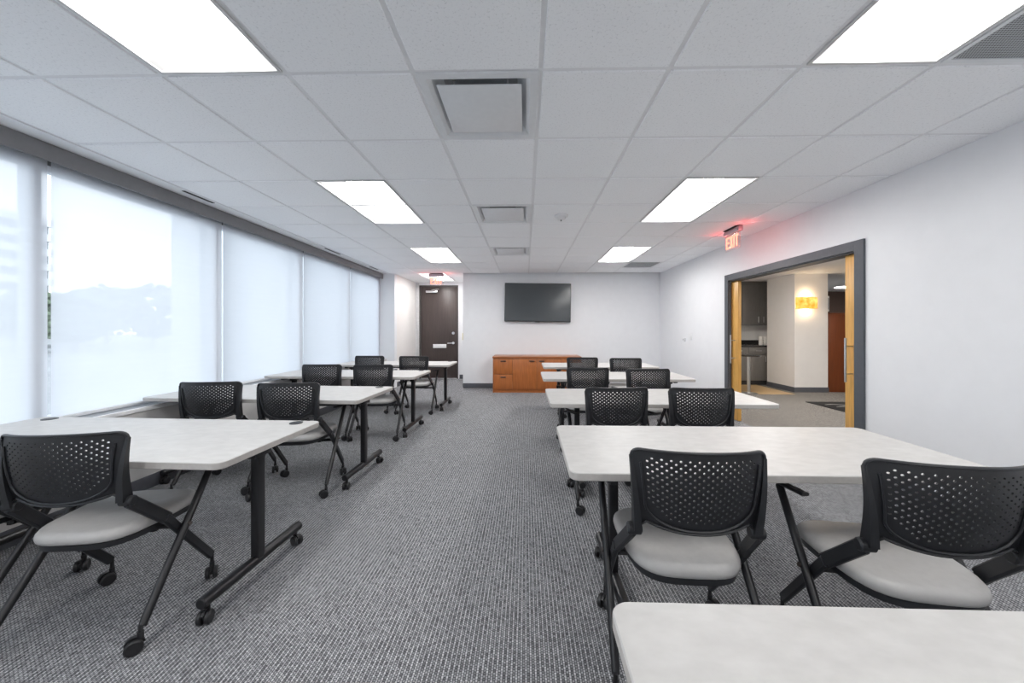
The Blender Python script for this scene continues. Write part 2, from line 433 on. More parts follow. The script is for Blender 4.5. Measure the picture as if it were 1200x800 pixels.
struct(h.obj('threshold', M['chrome'], do))
sw = thing('wall_switch', 'yellowish switch plate on the wall beside the entry door', 'switch', (-1.60, YD, 1.10))
MB().box(-.045, .045, -.012, 0, -.09, .09, bev=.003).obj('plate', M['brass'], sw)
MB().box(-.02, .02, -.02, -.0125, -.085, -.01, bev=.003).obj('rocker', M['handle'], sw)

# ------------------------------------------------------------------ pocket doorway on the right
f = MB(); cw = .087
f.box(XR-.022, XR-.0005, D0-cw, D0, 0, DT+cw, bev=.002); f.box(XR-.022, XR-.0005, D1, D1+cw, 0, DT+cw, bev=.002); f.box(XR-.022, XR-.0005, D0, D1, DT, DT+cw, bev=.002)
f.box(XR-.0005, XR+.026, D0, D0+.006, 0, DT); f.box(XR-.0005, XR+.026, D1-.006, D1, 0, DT)
f.box(XR+.104, XR+.135, D0, D0+.006, 0, DT); f.box(XR+.104, XR+.135, D1-.006, D1, 0, DT)
f.box(XR-.0005, XR+.135, D0+.006, D1-.006, DT-.012, DT)
struct(f.obj('trim_4', M['casing'], smooth=False), 'dark grey casing around the pocket doorway', 'door casing')
for (a, b, lab, hy, s) in ((5.075, 6.02, 'maple pocket door on the far side of the doorway', 5.14, 1), (2.43, 3.395, 'maple pocket door on the near side of the doorway', 3.318, -1)):
    th = thing('sliding_door', lab, 'door', ((XR+.065), (a+b)/2, .01), 0, 'maple pocket doors')
    th['kind'] = 'thing'
    L_ = (b-a)/2
    MB().box(-.023, .023, -L_, L_, 0, DT-.025, bev=.002).obj('door_leaf', M['maple'], th)
    hb = MB(); yy = hy-(a+b)/2
    hb.tube([(-.088, yy, .80), (-.088, yy, 1.20)], .009, 12)
    for z in (.875, 1.125): hb.tube([(-.088, yy, z), (-.0235, yy+(.0), z)], .006, 8)
    hb.obj('bar_handle', M['steel'], th)

# wall switch and thermostat on the right wall
s_ = thing('light_switch', 'white switch plate on the right wall left of the doorway', 'switch', (XR, 6.42, 1.16))
MB().box(-.008, 0, -.055, .055, -.06, .06, bev=.003).obj('plate', M['switch'], s_)
MB().box(-.014, -.0085, -.018, .018, -.035, .035, bev=.002).obj('rocker', M['white'], s_)
s_ = thing('thermostat', 'small grey thermostat beside the white switch plate', 'thermostat', (XR, 6.66, 1.10))
MB().box(-.025, 0, -.035, .035, -.03, .03, bev=.006).obj('body', M['switch'], s_)
MB().box(-.028, -.0255, -.02, .02, -.012, .016).obj('display', M['grey'], s_)

# ------------------------------------------------------------------ ceiling fixtures
def troffer(lab, k0, r0):
    cx, cy = tx(k0)+T/2, ty(r0)+T
    th = thing('ceiling_light', lab, 'ceiling light', (cx, cy, H), 0, 'recessed ceiling lights')
    a, b = T/2-.013, T-.013
    f = MB()
    f.box(-a, -a+.014, -b, b, -.002, .012); f.box(a-.014, a, -b, b, -.002, .012); f.box(-a+.014, a-.014, -b, -b+.014, -.002, .012); f.box(-a+.014, a-.014, b-.014, b, -.002, .012)
    f.obj('frame', M['troffer'], th, smooth=False)
    h = MB()
    prof = []
    for i in range(9):
        u = i/8; prof.append((-a+.012+(a-.10)*u, .004+.075*math.sin(u*PI/2)))
    prof2 = [(-x, z) for x, z in reversed(prof)]
    pts = prof + prof2
    h.loft([[Vector((x, -b+.012, z)) for x, z in pts], [Vector((x, b-.012, z)) for x, z in pts]], cap=False, closed=False)
    for y in (-b+.012, b-.012):
        h.bm.faces.new([h.bm.verts.new((x, y, z)) for x, z in pts])
    h.obj('reflector', M['troffer'], th, smooth=True)
    l = MB(); n = 9; w2 = .125
    sec = [(-w2+2*w2*i/(n-1), .072-.058*math.cos((i/(n-1)-.5)*PI)) for i in range(n)]
    l.loft([[Vector((x, -b+.02, z)) for x, z in sec], [Vector((x, b-.02, z)) for x, z in sec]], cap=False, closed=False)
    l.obj('lens', M['lampfar' if r0 >= 6 and k0 != -4 else 'lamp'], th)
    return th
TL = ['bright recessed light nearest the viewpoint on the window side', 'bright recessed light nearest the viewpoint, beside the perforated grille',
      'recessed light above the window side, second from the front', 'recessed light on the doorway side, second from the front',
      'small looking recessed light before the left exit sign', 'recessed light beside the far perforated grille',
      'recessed light behind the exit sign over the dark door', 'added unseen recessed light behind the viewpoint on the window side', 'added unseen recessed light behind the viewpoint on the doorway side']
for lab, (_, a, b, r) in zip(TL, LIGHTS): troffer(lab, a, r)

for lab, (k, r) in zip(['large square plaque air diffuser nearest the viewpoint', 'middle square plaque air diffuser beside the smoke detector', 'farthest square plaque air diffuser toward the television'], DIFF):
    th = thing('air_diffuser', lab, 'air vent', (tx(k)+T/2, ty(r)+T/2, H), 0, 'square plaque air diffusers')
    a = T/2-.013
    f = MB()
    rings = [(T/2-.003, .0055), (a+.002, .0), (a-.035, .0), (a-.055, .015), (a-.085, .055), (a-.10, .075)]
    f.loft([[Vector((sx*r_, sy*r_, z)) for sx, sy in ((-1, -1), (1, -1), (1, 1), (-1, 1))] for r_, z in rings], cap=False)
    f.obj('frame', M['diff'], th, smooth=False)
    f = MB(); f.box(-a+.1, a-.1, -a+.1, a-.1, .073, .08); f.obj('duct_neck', M['grey'], th, smooth=False)
    p = MB(); q = a-.078
    p.box(-q, q, -q, q, -.004, .004, bev=.003); p.obj('plaque', M['diff'], th)
    for sx in (-1, 1):
        for sy in (-1, 1):
            p = MB(); p.tube([(sx*.14, sy*.14, .0035), (sx*.14, sy*.14, .074)], .005, 8)
            p.obj('hanger', M['chrome'], th)
for lab, (k, r, n) in zip(['grey perforated ceiling grille beside the nearest right light', 'grey perforated ceiling grille at the far right corner'], [(3, -2, 2), (3, 8, 1)]):
    th = thing('ceiling_grille', lab, 'air vent', (tx(k)+T/2, ty(r)+T*n/2, H), 0, 'perforated return grilles')
    a, b = T/2-.013, T*n/2-.013
    f = MB(); f.box(-a, -a+.02, -b, b, 0, .014); f.box(a-.02, a, -b, b, 0, .014); f.box(-a+.02, a-.02, -b, -b+.02, 0, .014); f.box(-a+.02, a-.02, b-.02, b, 0, .014)
    f.obj('frame', M['diff'], th, smooth=False)
    MB().box(-a+.02, a-.02, -b+.02, b-.02, .006, .012).obj('perforated_panel', M['perf'], th, smooth=False)
for lab, (y0, y1) in zip(['black ceiling slot above the shade showing tree tops', 'black ceiling slot farther along the windows', 'black ceiling slot farthest along the windows'], [(3.11, 3.42), (5.35, 5.8), (6.9, 7.3)]):
    th = thing('slot_diffuser', lab, 'air vent', (-3.02, (y0+y1)/2, H-.002), 0, 'black slots along the windows')
    l2 = (y1-y0)/2
    MB().box(-.014, .014, -l2, l2, -.003, -.0002).obj('slot', M['dark'], th, smooth=False)
    MB().box(-.020, -.0145, -l2-.006, l2+.006, -.0045, -.0002).obj('frame', M['tee'], th, smooth=False)
th = thing('smoke_detector', 'round white smoke detector on the ceiling', 'smoke detector', (.385, 3.87, H))
p = MB(); p.lathe((0, 0, 0), [(.075, 0), (.075, -.012), (.066, -.02), (.055, -.022)], 28); p.obj('base', M['white'], th)
p = MB(); p.lathe((0, 0, 0), [(.052, -.0225), (.05, -.034), (.04, -.045), (.012, -.049)], 28); p.obj('sensor_cap', M['white'], th)
p = MB(); p.cyl((.0, -.0, -.056), .006, .013, n=10); p.obj('indicator', M['dark'], th)

# exit signs
def letters(mb, hgt, wd, st, gap):
    x = 0
    def seg(a, b, w_=st): mb.bar((a[0], 0, a[1]), (b[0], 0, b[1]), w_, .006, Vector((0, 1, 0)), rnd=.05)
    # E
    seg((x+st/2, 0), (x+st/2, hgt)); 
    for z in (st/2, hgt/2, hgt-st/2): seg((x+st, z), (x+wd, z))
    x += wd+gap
    seg((x+st/2, 0), (x+wd-st/2, hgt)); seg((x+wd-st/2, 0), (x+st/2, hgt)); x += wd+gap
    seg((x+st/2, 0), (x+st/2, hgt)); x += st+gap
    seg((x+wd/2, 0), (x+wd/2, hgt-st)); seg((x, hgt-st/2), (x+wd, hgt-st/2)); x += wd
    return x
def exit_sign(lab, loc, rz):
    th = thing('exit_sign', lab, 'exit sign', loc, rz, 'ceiling exit signs')
    MB().box(-.165, .165, -.03, .03, -.07, -.012, bev=.01).obj('housing', M['silver'], th)
    MB().box(-.13, .13, -.045, .045, -.0115, -.0005, bev=.003).obj('canopy', M['dark'], th)
    MB().box(-.155, .155, -.004, .004, -.265, -.071, bev=.002).obj('panel', M['exitpl'], th)
    l = MB(); wid = letters(l, .145, .066, .021, .012)
    bmesh.ops.translate(l.bm, vec=(-wid/2, -.0085, -.235), verts=l.bm.verts)
    l.obj('lettering', M['exitred'], th)
    ld = bpy.data.lights.new('exit_glow', 'POINT'); ld.energy = .6; ld.color = (1, .06, .05); ld.shadow_soft_size = .05
    for sx in (-.25, .25):
        lo = bpy.data.objects.new('exit_lamp', ld); C.objects.link(lo); lo.parent = th; lo.location = (sx, 0, -.12)
    return th
exit_sign('red EXIT sign hanging by the right wall near the doorway', (2.52, 4.41, H), -PI/2)
exit_sign('red EXIT sign hanging before the dark entry door', (-1.945, 7.83, H), 0)

# ------------------------------------------------------------------ television and credenza
th = thing('television', 'wide black flat television mounted on the far wall', 'television', (.268, YF, 1.87), 0)
th.rotation_euler = (0, math.radians(.9), 0)
MB().box(-.718, .718, -.085, -.035, -.418, .418, bev=.006).obj('bezel', M['tvbez'], th)
MB().box(-.706, .706, -.0875, -.0852, -.400, .407).obj('screen', M['tvscr'], th, smooth=False)
MB().box(-.25, .25, -.0345, -.002, -.2, .2, bev=.004).obj('wall_bracket', M['tvbez'], th)
MB().box(-.05, .05, -.0865, -.06, -.428, -.4185, bev=.002).obj('sensor_bar', M['tvbez'], th)

cr = thing('credenza', 'cherry brown credenza with drawers below the television', 'credenza', (.235, 7.285, 0))
CW = .895
b = MB(); b.box(-CW+.004, CW-.004, .024, .575, .07, .70); b.box(-CW+.02, CW-.02, .045, .57, 0, .069)
b.obj('body', M['gap'], cr, smooth=False)
b = MB(); b.box(-CW, -CW+.02, .002, .575, 0, .7005, bev=.001); b.box(CW-.02, CW, .002, .575, 0, .7005, bev=.001); b.box(-CW+.0205, CW-.0205, .024, .044, .0, .0695)
b.obj('side_panel', M['cherry'], cr)
MB().box(-CW-.008, CW+.008, -.012, .578, .702, .735, bev=.003).obj('top', M['cherrytop'], cr)
def front(nm, x0, x1, z0, z1, hx):
    o = MB().box(x0+.002, x1-.002, .003, .0235, z0+.002, z1-.002, bev=.002).obj(nm, M['cherry'], cr)
    hb = MB(); hb.loft([[Vector((hx-.055, y, z)) for y, z in ((.0025, z1-.045), (-.018, z1-.048), (-.020, z1-.058), (.0025, z1-.068))],
                        [Vector((hx+.055, y, z)) for y, z in ((.0025, z1-.045), (-.018, z1-.048), (-.020, z1-.058), (.0025, z1-.068))]])
    hb.obj('handle', M['handle'], o)
xs = [-CW+.022, -.495, -.002, .491, CW-.022]
for i, (a, c_) in enumerate(zip(xs[:-1], xs[1:])):
    if i in (0, 3):
        front('drawer', a, c_, .375, .70, (a+c_)/2); front('drawer', a, c_, .07, .373, (a+c_)/2)
    else:
        front('cabinet_door', a, c_, .07, .70, c_-.10 if i == 1 else a+.10)

# ------------------------------------------------------------------ tables
def caster_mb(c_, swivel=0.0, r=.03):
    m = MB(); R = Matrix.Translation(Vector(c_)) @ Matrix.Rotation(swivel, 4, 'Z')
    for sx in (-1, 1):
        m.cyl((sx*.0155, -.018, r), r, .019, 'X', 20, bev=.004)
    m.cyl((0, -.018, r), .011, .034, 'X', 12)
    # hood over the wheels and stem
    secs = []
    for i in range(7):
        a = PI*(.05+.75*i/6)
        secs.append([Vector((sx*.0055, -.018+math.cos(a)*rr, r+math.sin(a)*rr)) for sx, rr in ((-1, r+.004), (1, r+.004), (1, r-.006), (-1, r-.006))])
    m.loft(secs)
    m.cyl((0, 0, r*2+.004), .011, .028, 'Z', 12)
    bmesh.ops.transform(m.bm, matrix=R, verts=m.bm.verts)
    return m
def rounded_rect(a, b, r, n=6):
    o = []
    for cx, cy, s in ((a-r, b-r, 0), (-a+r, b-r, 1), (-a+r, -b+r, 2), (a-r, -b+r, 3)):
        for i in range(n+1):
            t_ = (s+i/n)*PI/2; o.append((cx+r*math.cos(t_), cy+r*math.sin(t_)))
    return o
ZT = .73
def make_table(label, Lx, Dy, grommet, group, inset):
    th = thing('training_table', label, 'table', group=group)
    m = MB(); po = rounded_rect(Lx/2, Dy/2, .04, 8); pi_ = rounded_rect(Lx/2-.003, Dy/2-.003, .037, 8)
    secs = [[Vector((x, y, z)) for x, y in p] for p, z in ((pi_, ZT-.031), (po, ZT-.028), (po, ZT-.003), (pi_, ZT))]
    m.loft(secs)
    for f in m.bm.faces:
        f.material_index = 0 if f.calc_center_median().z > ZT-.0025 else 1
    m.obj('tabletop', [M['lam'], M['edge']], th)
    if grommet:
        for sx in (-1, 1):
            q = MB(); q.lathe((sx*(Lx/2-.12), Dy/2-.06, ZT), [(.036, .0), (.036, .003), (.030, .004), (.026, .002)], 24)
            q.obj('grommet', M['blackpl'], th)
    for sx in (-1, 1):
        x = sx*(Lx/2-(inset if sx < 0 or grommet else .17))
        l = MB()
        po = rounded_rect(.022, .026, .008, 3)
        l.loft([[Vector((x+a, .02+b, z)) for a, b in po] for z in (.10, .64)])
        leg = l.obj('leg', M['black'], th)
        q = MB(); q.tube([(x, -.30, .095), (x, -.295, .095), (x, .335, .095), (x, .34, .095)], [.021, .025, .025, .021], 14)
        foot = q.obj('foot', M['black'], th)
        for y in (-.265, .305):
            caster_mb((x, y, 0), swivel=random.choice((-.5, .3, 1.1)), r=.0285).obj('caster', M['rubber'], foot)
        q = MB(); q.box(x-.022, x+.022, -.20, .28, ZT-.066, ZT-.0312, bev=.005)
        q.box(x-.03, x+.03, -.035, .075, ZT-.10, ZT-.067, bev=.006)
        q.obj('top_bracket', M['black'], th)
    q = MB(); q.box(-Lx/2+inset+.024, Lx/2-(inset if grommet else .17)-.024, .005, .035, ZT-.085, ZT-.055, bev=.004); q.obj('crossbeam', M['black'], th)
    return th
LT, RT, DP = 1.84, 1.715, .70
rad = math.radians
tl = make_table('white table on the window side nearest the viewpoint, chair with grey seat in front', LT, DP, True, 'white tables by the windows', .137)
tl.location = (-2.18, 1.86, 0); tl.rotation_euler.z = rad(-2.3)
dup(tl, 'white table on the window side, second row from the viewpoint', (-2.22, 3.185, 0), rad(-2.6))
dup(tl, 'white table on the window side, third row from the viewpoint', (-2.215, 4.56, 0), rad(-1.6))
dup(tl, 'white table on the window side nearest the dark entry door', (-2.11, 5.93, 0), 0)
tr = make_table('white tabletop cut by the bottom edge of the photo, no chairs', RT, DP, False, 'white tables on the doorway side', .252)
tr.location = (1.025, .385, 0); tr.rotation_euler.z = rad(-.7)
dup(tr, 'white table on the doorway side with two large chairs before it', (1.035, 1.745, 0), rad(-.4))
dup(tr, 'white table on the doorway side whose corner stands before the doorway', (1.045, 3.05, 0), 0)
dup(tr, 'white table on the doorway side, fourth row back', (1.06, 4.40, 0), 0)
dup(tr, 'white table on the doorway side nearest the credenza', (1.13, 5.68, 0), 0)

# ------------------------------------------------------------------ chairs
def back_pt(u, v):
    a = abs(u)
    w = .202 + .020*v
    k = max(0, (a-.87)/.13)
    zt = .883 - .004*a*a - .026*(1-math.sqrt(max(0, 1-k*k)))
    zb = .598 + .030*min(1, a/.85)**2.2 - .03*max(0, (a-.85)/.15)
    z = zb + (zt-zb)*v
    y = -.243 - .040*v - .012*math.sin(v*PI) + .062*a**2.3*(.55+.45*v)
    return Vector((w*u, y, z))
def make_back(parent):
    m = MB(); bm = m.bm
    us = [-1, -.985, -.965, -.94, -.91, -.87] + [-.83+1.66*k/25 for k in range(26)] + [.87, .91, .94, .965, .985, 1]
    nu, nv = len(us)-1, 24
    V = lambda j: j/nv
    G = [[bm.verts.new(back_pt(us[i], V(j))) for j in range(nv+1)] for i in range(nu+1)]
    for i in range(nu):
        for j in range(nv):
            u, v = (us[i]+us[i+1])/2, V(j+.5)
            q = [G[i][j], G[i+1][j], G[i+1][j+1], G[i][j+1]]
            inside = abs(u) < .83 and v < .93 and v > .13+.24*max(0, (abs(u)-.4)/.43)**2.2
            if inside and (i+j) % 2 == 0:
                hu, hv = (us[i+1]-us[i])*.30, (.5/nv)*.66
                ring = [bm.verts.new(back_pt(u+hu*math.cos(t_), v+hv*math.sin(t_))) for t_ in [PI*1.25+k*PI/4 for k in range(8)]]
                for k in range(4):
                    a, b = q[k], q[(k+1) % 4]
                    r0, r1, r2 = ring[2*k], ring[2*k+1], ring[(2*k+2) % 8]
                    bm.faces.new((a, r1, r0)); bm.faces.new((a, b, r1)); bm.faces.new((b, r2, r1))
            else:
                bm.faces.new(q)
    bmesh.ops.recalc_face_normals(bm, faces=bm.faces)
    bmesh.ops.solidify(bm, geom=list(bm.faces), thickness=.006)
    # rim
    per = [back_pt(u, 0) for u in [-1+2*k/24 for k in range(25)]] + [back_pt(1, v) for v in [k/12 for k in range(1, 13)]] \
        + [back_pt(u, 1) for u in reversed(us[:-1])] + [back_pt(-1, 1-k/12) for k in range(1, 12)]
    n = len(per); secs = []
    for i in range(n+1):
        p = per[i % n]; d_ = (per[(i+1) % n]-per[(i-1) % n]).normalized()
        a = d_.cross(Vector((0, 1, 0))).normalized(); b = a.cross(d_).normalized()
        secs.append([p + a*.0055*math.cos(2*PI*k/8) + b*.0075*math.sin(2*PI*k/8) for k in range(8)])
    m.loft(secs, cap=False)
    # raised lip along the lower contour of the perforated panel
    lip = []
    for k in range(41):
        t_ = -1+2*k/40; a = abs(t_)
        if a > .55: u, v = .86+.03*(a-.55)/.45, .34+.5*(a-.55)/.45
        else:
            t2 = a/.55*PI/2; u, v = .86*math.sin(t2)**.75, .035+.305*(1-max(0, math.cos(t2))**.55)
        q = back_pt(math.copysign(u, t_), v); q.y -= .004; lip.append(q)
    m.tube(lip, .0045, 6)
    return m.obj('backrest', M['blackpl'], parent, ang=40)
def make_chair(label):
    th = thing('nesting_chair', label, 'chair', group='black nesting chairs')
    bk = make_back(th)
    for s in (-1, 1):
        # side frame of the back: from the top corner down to the hinge, deepening
        m = MB(); secs = []
        for i in range(13):
            v = 1-i/12; p = back_pt(s*1.0, v); d_ = .006+.017*(1-v)**1.2; t_ = .0055+.004*(1-v)
            if i == 12: p = p+Vector((0, 0, -.004))
            secs.append([p+Vector((s*t_, d_, 0)), p+Vector((s*t_, -d_, 0)), p+Vector((-s*(t_+.008*(1-v)), -d_, 0)), p+Vector((-s*(t_+.008*(1-v)), d_, 0))])
        m.loft(secs); m.obj('back_frame', M['blackpl'], th, ang=50)
        h = MB(); h.cyl((s*.206, -.205, .592), .021, .05, 'X', 20, bev=.005); h.obj('hinge', M['blackpl'], th)
        # flat front leg from the hinge to the front caster
        l = MB(); l.bar((s*.212, -.205, .590), (s*.240, -.06, .442), .050, .022, rnd=.3); l.bar((s*.244, -.075, .452), (s*.236, .205, .115), .040, .021, rnd=.3)
        leg = l.obj('leg', M['blackpl'], th)
        k = caster_mb((s*.236, .212, 0), .5*s, r=.029); k.cyl((s*.236, .212, .09), .008, .05, 'Z', 10); k.obj('caster', M['rubber'], leg)
        # round rear leg from the front top to the rear caster
        l = MB(); l.tube([(s*.274, -.222, .088), (s*.272, -.205, .110), (s*.262, .172, .600), (s*.261, .186, .615)], [.0135, .0155, .0155, .0155], 12)
        leg = l.obj('leg', M['black'], th)
        k = caster_mb((s*.276, -.232, 0), -.9*s, r=.029); k.cyl((s*.276, -.232, .083), .008, .036, 'Z', 10); k.obj('caster', M['rubber'], leg)
        a = MB(); a.bar((s*.262, .20, .626), (s*.222, .075, .626), .034, .014, Vector((0, 0, 1)), rnd=.3); a.obj('arm_stub', M['blackpl'], th)
        # pivot between the two legs
        q = MB(); q.tube([(s*.225, .02, .345), (s*.285, .005, .385)], .009, 10); q.obj('pivot', M['handle'], th)
    # seat cushion
    def ring(sc, z, dx=0):
        o = []
        for k in range(40):
            t_ = 2*PI*k/40; cs, sn = math.cos(t_), math.sin(t_)
            e = 2/3.6
            y = math.copysign(abs(sn)**e, sn); x = math.copysign(abs(cs)**e, cs)
            hw = .214+.018*y
            zz = z - .010*max(0, y-.4) - .006*max(0, -y-.5)
            o.append(Vector((x*hw*sc, .005+y*.222*sc, zz)))
        return o
    m = MB(); m.loft([ring(.93, .424), ring(.985, .430), ring(1.0, .443), ring(.99, .456), ring(.955, .466), ring(.88, .472), ring(.6, .470), ring(.3, .467), ring(.05, .466)])
    m.obj('seat', M['vinyl'], th, ang=60)
    m = MB(); m.loft([ring(.86, .392), ring(.94, .400), ring(.955, .4235)]); m.obj('seat_pan', M['blackpl'], th)
    m = MB(); m.tube([(-.232, .03, .362), (.232, .03, .362)], .012, 10); m.obj('crossbar', M['black'], th)
    m = MB()
    for s in (-1, 1): m.bar((s*.12, .03, .35), (s*.12, .03, .395), .05, .03)
    m.obj('seat_mount', M['black'], th)
    return th
ch = make_chair('black chair half out of frame at the left edge, beside the nearest window side chair')
ch.location = (-2.60, 1.66, 0); ch.rotation_euler.z = rad(4)
CH = [
    (-1.85, 1.61, 7, 'large black chair with grey seat at the nearest window side table, wholly in view'),
    (-2.475, 2.97, 7, 'black chair nearest the shades at the second window side table'),
    (-1.835, 2.93, 7, 'black chair on the aisle at the second window side table'),
    (-2.375, 4.35, 3, 'black chair nearest the shades at the third window side table'),
    (-1.77, 4.34, 3, 'black chair on the aisle at the third window side table'),
    (-2.39, 5.69, 0, 'black chair nearest the shades at the table by the entry door'),
    (-1.69, 5.64, 0, 'black chair on the aisle at the table by the entry door'),
    (.600, 1.465, -3, 'large black chair on the aisle just behind the cut off tabletop'),
    (1.336, 1.36, -8, 'large black chair by the right wall just behind the cut off tabletop'),
    (.628, 2.77, 4, 'black chair on the aisle at the table before the doorway'),
    (1.235, 2.76, -1, 'black chair nearest the doorway, seen before the maple door'),
    (.650, 4.04, 3, 'black chair on the aisle at the fourth doorway side table'),
    (1.267, 3.96, 0, 'black chair by the right wall at the fourth doorway side table'),
    (.828, 5.45, 0, 'black chair in front of the credenza at the last table'),
    (1.422, 5.34, 0, 'black chair by the right wall at the last table, right of the credenza'),
]
for x, y, a, lab in CH: dup(ch, lab, (x, y, 0), rad(a))

# ------------------------------------------------------------------ lobby beyond the doorway
LX0 = XR+.13; LC = 2.43
f = MB(); f.box(3.02, 10.6, 1.2, 11.6, -.12, -.001); struct(f.obj('floor_lobby', M['carpet_lit'], smooth=False), 'lobby carpet beyond the doorway, warm lamplight put into its colour', 'floor')
f = MB(); f.box(3.075, 5.35, 7.22, 8.9, -.001, .004); struct(f.obj('floor_kitchen', M['woodfloor'], smooth=False), 'honey wood floor of the kitchenette', 'floor')
sbox('ceiling_lobby', M['drywall'], (LX0+.005, 10.6, 1.2, 11.6, LC, LC+.08), 'white lobby ceiling beyond the doorway', 'ceiling')
sbox('wall_lobby_column', M['wallwarm'], (5.53, 6.20, 7.48, 8.32, 0, LC), 'pale lobby column carrying the amber sconce', 'wall')
sbox('wall_kitchen', M['wallwarm'], (3.06, 6.4, 8.98, 9.1, 0, LC), 'wall behind the kitchenette', 'wall')
sbox('wall_lobby_far', M['darkbrown'], (6.2, 10.6, 11.0, 11.12, 0, LC), 'dark brown far wall of the lobby', 'wall')
sbox('wall_lobby_side', M['wallwarm'], (10.5, 10.62, 1.2, 11.6, 0, LC), 'lobby side wall', 'wall')
sbox('wall_lobby_near', M['wallwarm'], (LX0, 10.6, 1.2, 1.3, 0, LC), 'lobby near wall', 'wall')
sbox('wall_kitchen_side', M['wallwarm'], (LX0+.005, LX0+.06, 7.9, 8.98, 0, LC), 'kitchenette end wall', 'wall')
b = MB(); b.box(5.515, 6.21, 7.465, 7.479, 0, .10); b.box(5.515, 5.529, 7.479, 8.32, 0, .10)
struct(b.obj('baseboard_column', M['base'], smooth=False), 'dark baseboard around the lobby column', 'baseboard')
pn = thing('wood_partition', 'reddish brown wood partition beside the lobby column', 'partition', (6.62, 7.52, 0))
MB().box(-.405, .40, -.03, .03, 0, 1.60, bev=.003).obj('panel', M['brown'], pn)
MB().box(-.405, .41, -.04, .04, 1.601, 1.625, bev=.003).obj('cap_rail', M['brown'], pn)
bx = thing('white_box', 'small white box on the column edge above the brown partition', 'wall box', (6.20, 7.62, 1.82))  # plain white wall box, gives no light
MB().box(.001, .10, -.06, .06, -.16, .16, bev=.008).obj('body', M['white'], bx)
MB().box(.012, .088, -.064, -.0605, -.12, .12, bev=.001).obj('face_plate', M['grey'], bx)
# sconce
sc = thing('wall_sconce', 'glowing amber glass wall sconce on the lobby column', 'sconce', (5.75, 7.48, 1.825))
MB().box(-.10, .10, -.02, -.001, -.09, .09, bev=.004).obj('wall_plate', M['steel'], sc)
m = MB(); secs = []
for i in range(15):
    a = PI*(i/14); x, y = -.215*math.cos(a), -.02-.09*math.sin(a)
    secs.append([Vector((x, y, -.115)), Vector((x, y, .115)), Vector((x*.975, y*.96-.0, .115)), Vector((x*.975, y*.96, -.115))])
m.loft(secs); m.obj('glass_shade', M['amber'], sc)
m = MB()
for z in (-.118, .118):
    m.tube([(-.217*math.cos(PI*i/14), -.02-.092*math.sin(PI*i/14), z) for i in range(15)], .004, 6)
m.obj('band', M['steel'], sc)
m = MB(); m.lathe((0, -.055, -.03), [(.008, -.03), (.018, -.02), (.024, .02), (.014, .055), (.004, .07)], 14); m.obj('bulb', emit('sconce_bulb', (1, .8, .5), 12), sc)
ld = bpy.data.lights.new('sconce_light', 'POINT'); ld.energy = 2.6; ld.color = (1, .72, .42); ld.shadow_soft_size = .03
for z in (-.14, .14):
    lo = bpy.data.objects.new('sconce_lamp', ld); C.objects.link(lo); lo.parent = sc; lo.location = (0, -.06, z)
# kitchenette
kc = thing('base_cabinet', 'grey kitchenette base cabinet with a dark counter', 'cabinet', (5.15, 8.38, 0.004))
MB().box(-.88, .88, .05, .58, 0, .099).obj('toe_kick', M['dark'], kc, smooth=False)
MB().box(-.88, .88, .022, .58, .10, .878).obj('body', M['kcab'], kc, smooth=False)
for i in range(4):
    x0 = -.88+.44*i
    dd = MB().box(x0+.003, x0+.437, .0, .0215, .105, .70, bev=.002).obj('door', M['kcab'], kc)
    MB().tube([(x0+(.06 if i % 2 else .38), -.022, .54), (x0+(.06 if i % 2 else .38), -.022, .66)], .006, 8).obj('handle', M['steel'], dd)
    dd = MB().box(x0+.003, x0+.437, .0, .0215, .705, .872, bev=.002).obj('drawer', M['kcab'], kc)
    MB().tube([(x0+.16, -.022, .79), (x0+.28, -.022, .79)], .006, 8).obj('handle', M['steel'], dd)
MB().box(-.885, .885, -.02, .58, .879, .915, bev=.003).obj('counter', M['ktop'], kc)
MB().box(-.885, .885, .56, .58, .916, 1.02, bev=.002).obj('backsplash', M['ktop'], kc)
ku = thing('wall_cabinet', 'grey kitchenette wall cabinets above the counter', 'cabinet', (5.15, 8.64, 1.39))
MB().box(-.88, .88, .022, .338, 0, LC-1.39-.002).obj('body', M['kcab'], ku, smooth=False)
for i in range(4):
    x0 = -.88+.44*i
    dd = MB().box(x0+.003, x0+.437, 0, .0215, .004, LC-1.39-.09, bev=.002).obj('door', M['kcab'], ku)
    MB().tube([(x0+(.06 if i % 2 else .38), -.022, .06), (x0+(.06 if i % 2 else .38), -.022, .20)], .006, 8).obj('handle', M['steel'], dd)
zc = .92
for i, (x, n) in enumerate(((5.47, 4), (5.575, 4))):
    for k in range(n):
        j = MB(); j.lathe((0, 0, 0), [(.034, 0), (.040, .004), (.046, .045), (.047, .05), (.043, .05), (.036, .006)], 20)
        o = j.obj('cup', M['ceramic']); o.location = (x, 8.45, zc+.0512*k)
        nm = ['lowest', 'second', 'third', 'topmost'][k]
        tag(o, '%s white cup of the %s stack on the dark counter' % (nm, 'nearer the column' if i else 'farther from the column'), 'cup', 'white cups stacked on the kitchen counter')
# cafe table with steel leg
ct = thing('cafe_table', 'round black topped table on a steel leg in the kitchenette', 'table', (4.50, 7.32, .004))
m = MB(); m.lathe((0, 0, 0), [(.02, .745), (.20, .745), (.215, .755), (.215, .768), (.20, .775), (.02, .775)], 36); m.obj('top', M['ktop'], ct)
m = MB(); m.lathe((0, 0, 0), [(.03, .012), (.03, .744)], 20); m.obj('pole', M['steel'], ct)
m = MB(); m.lathe((0, 0, 0), [(.16, 0), (.16, .006), (.05, .016), (.031, .03)], 28); m.obj('base', M['steel'], ct)
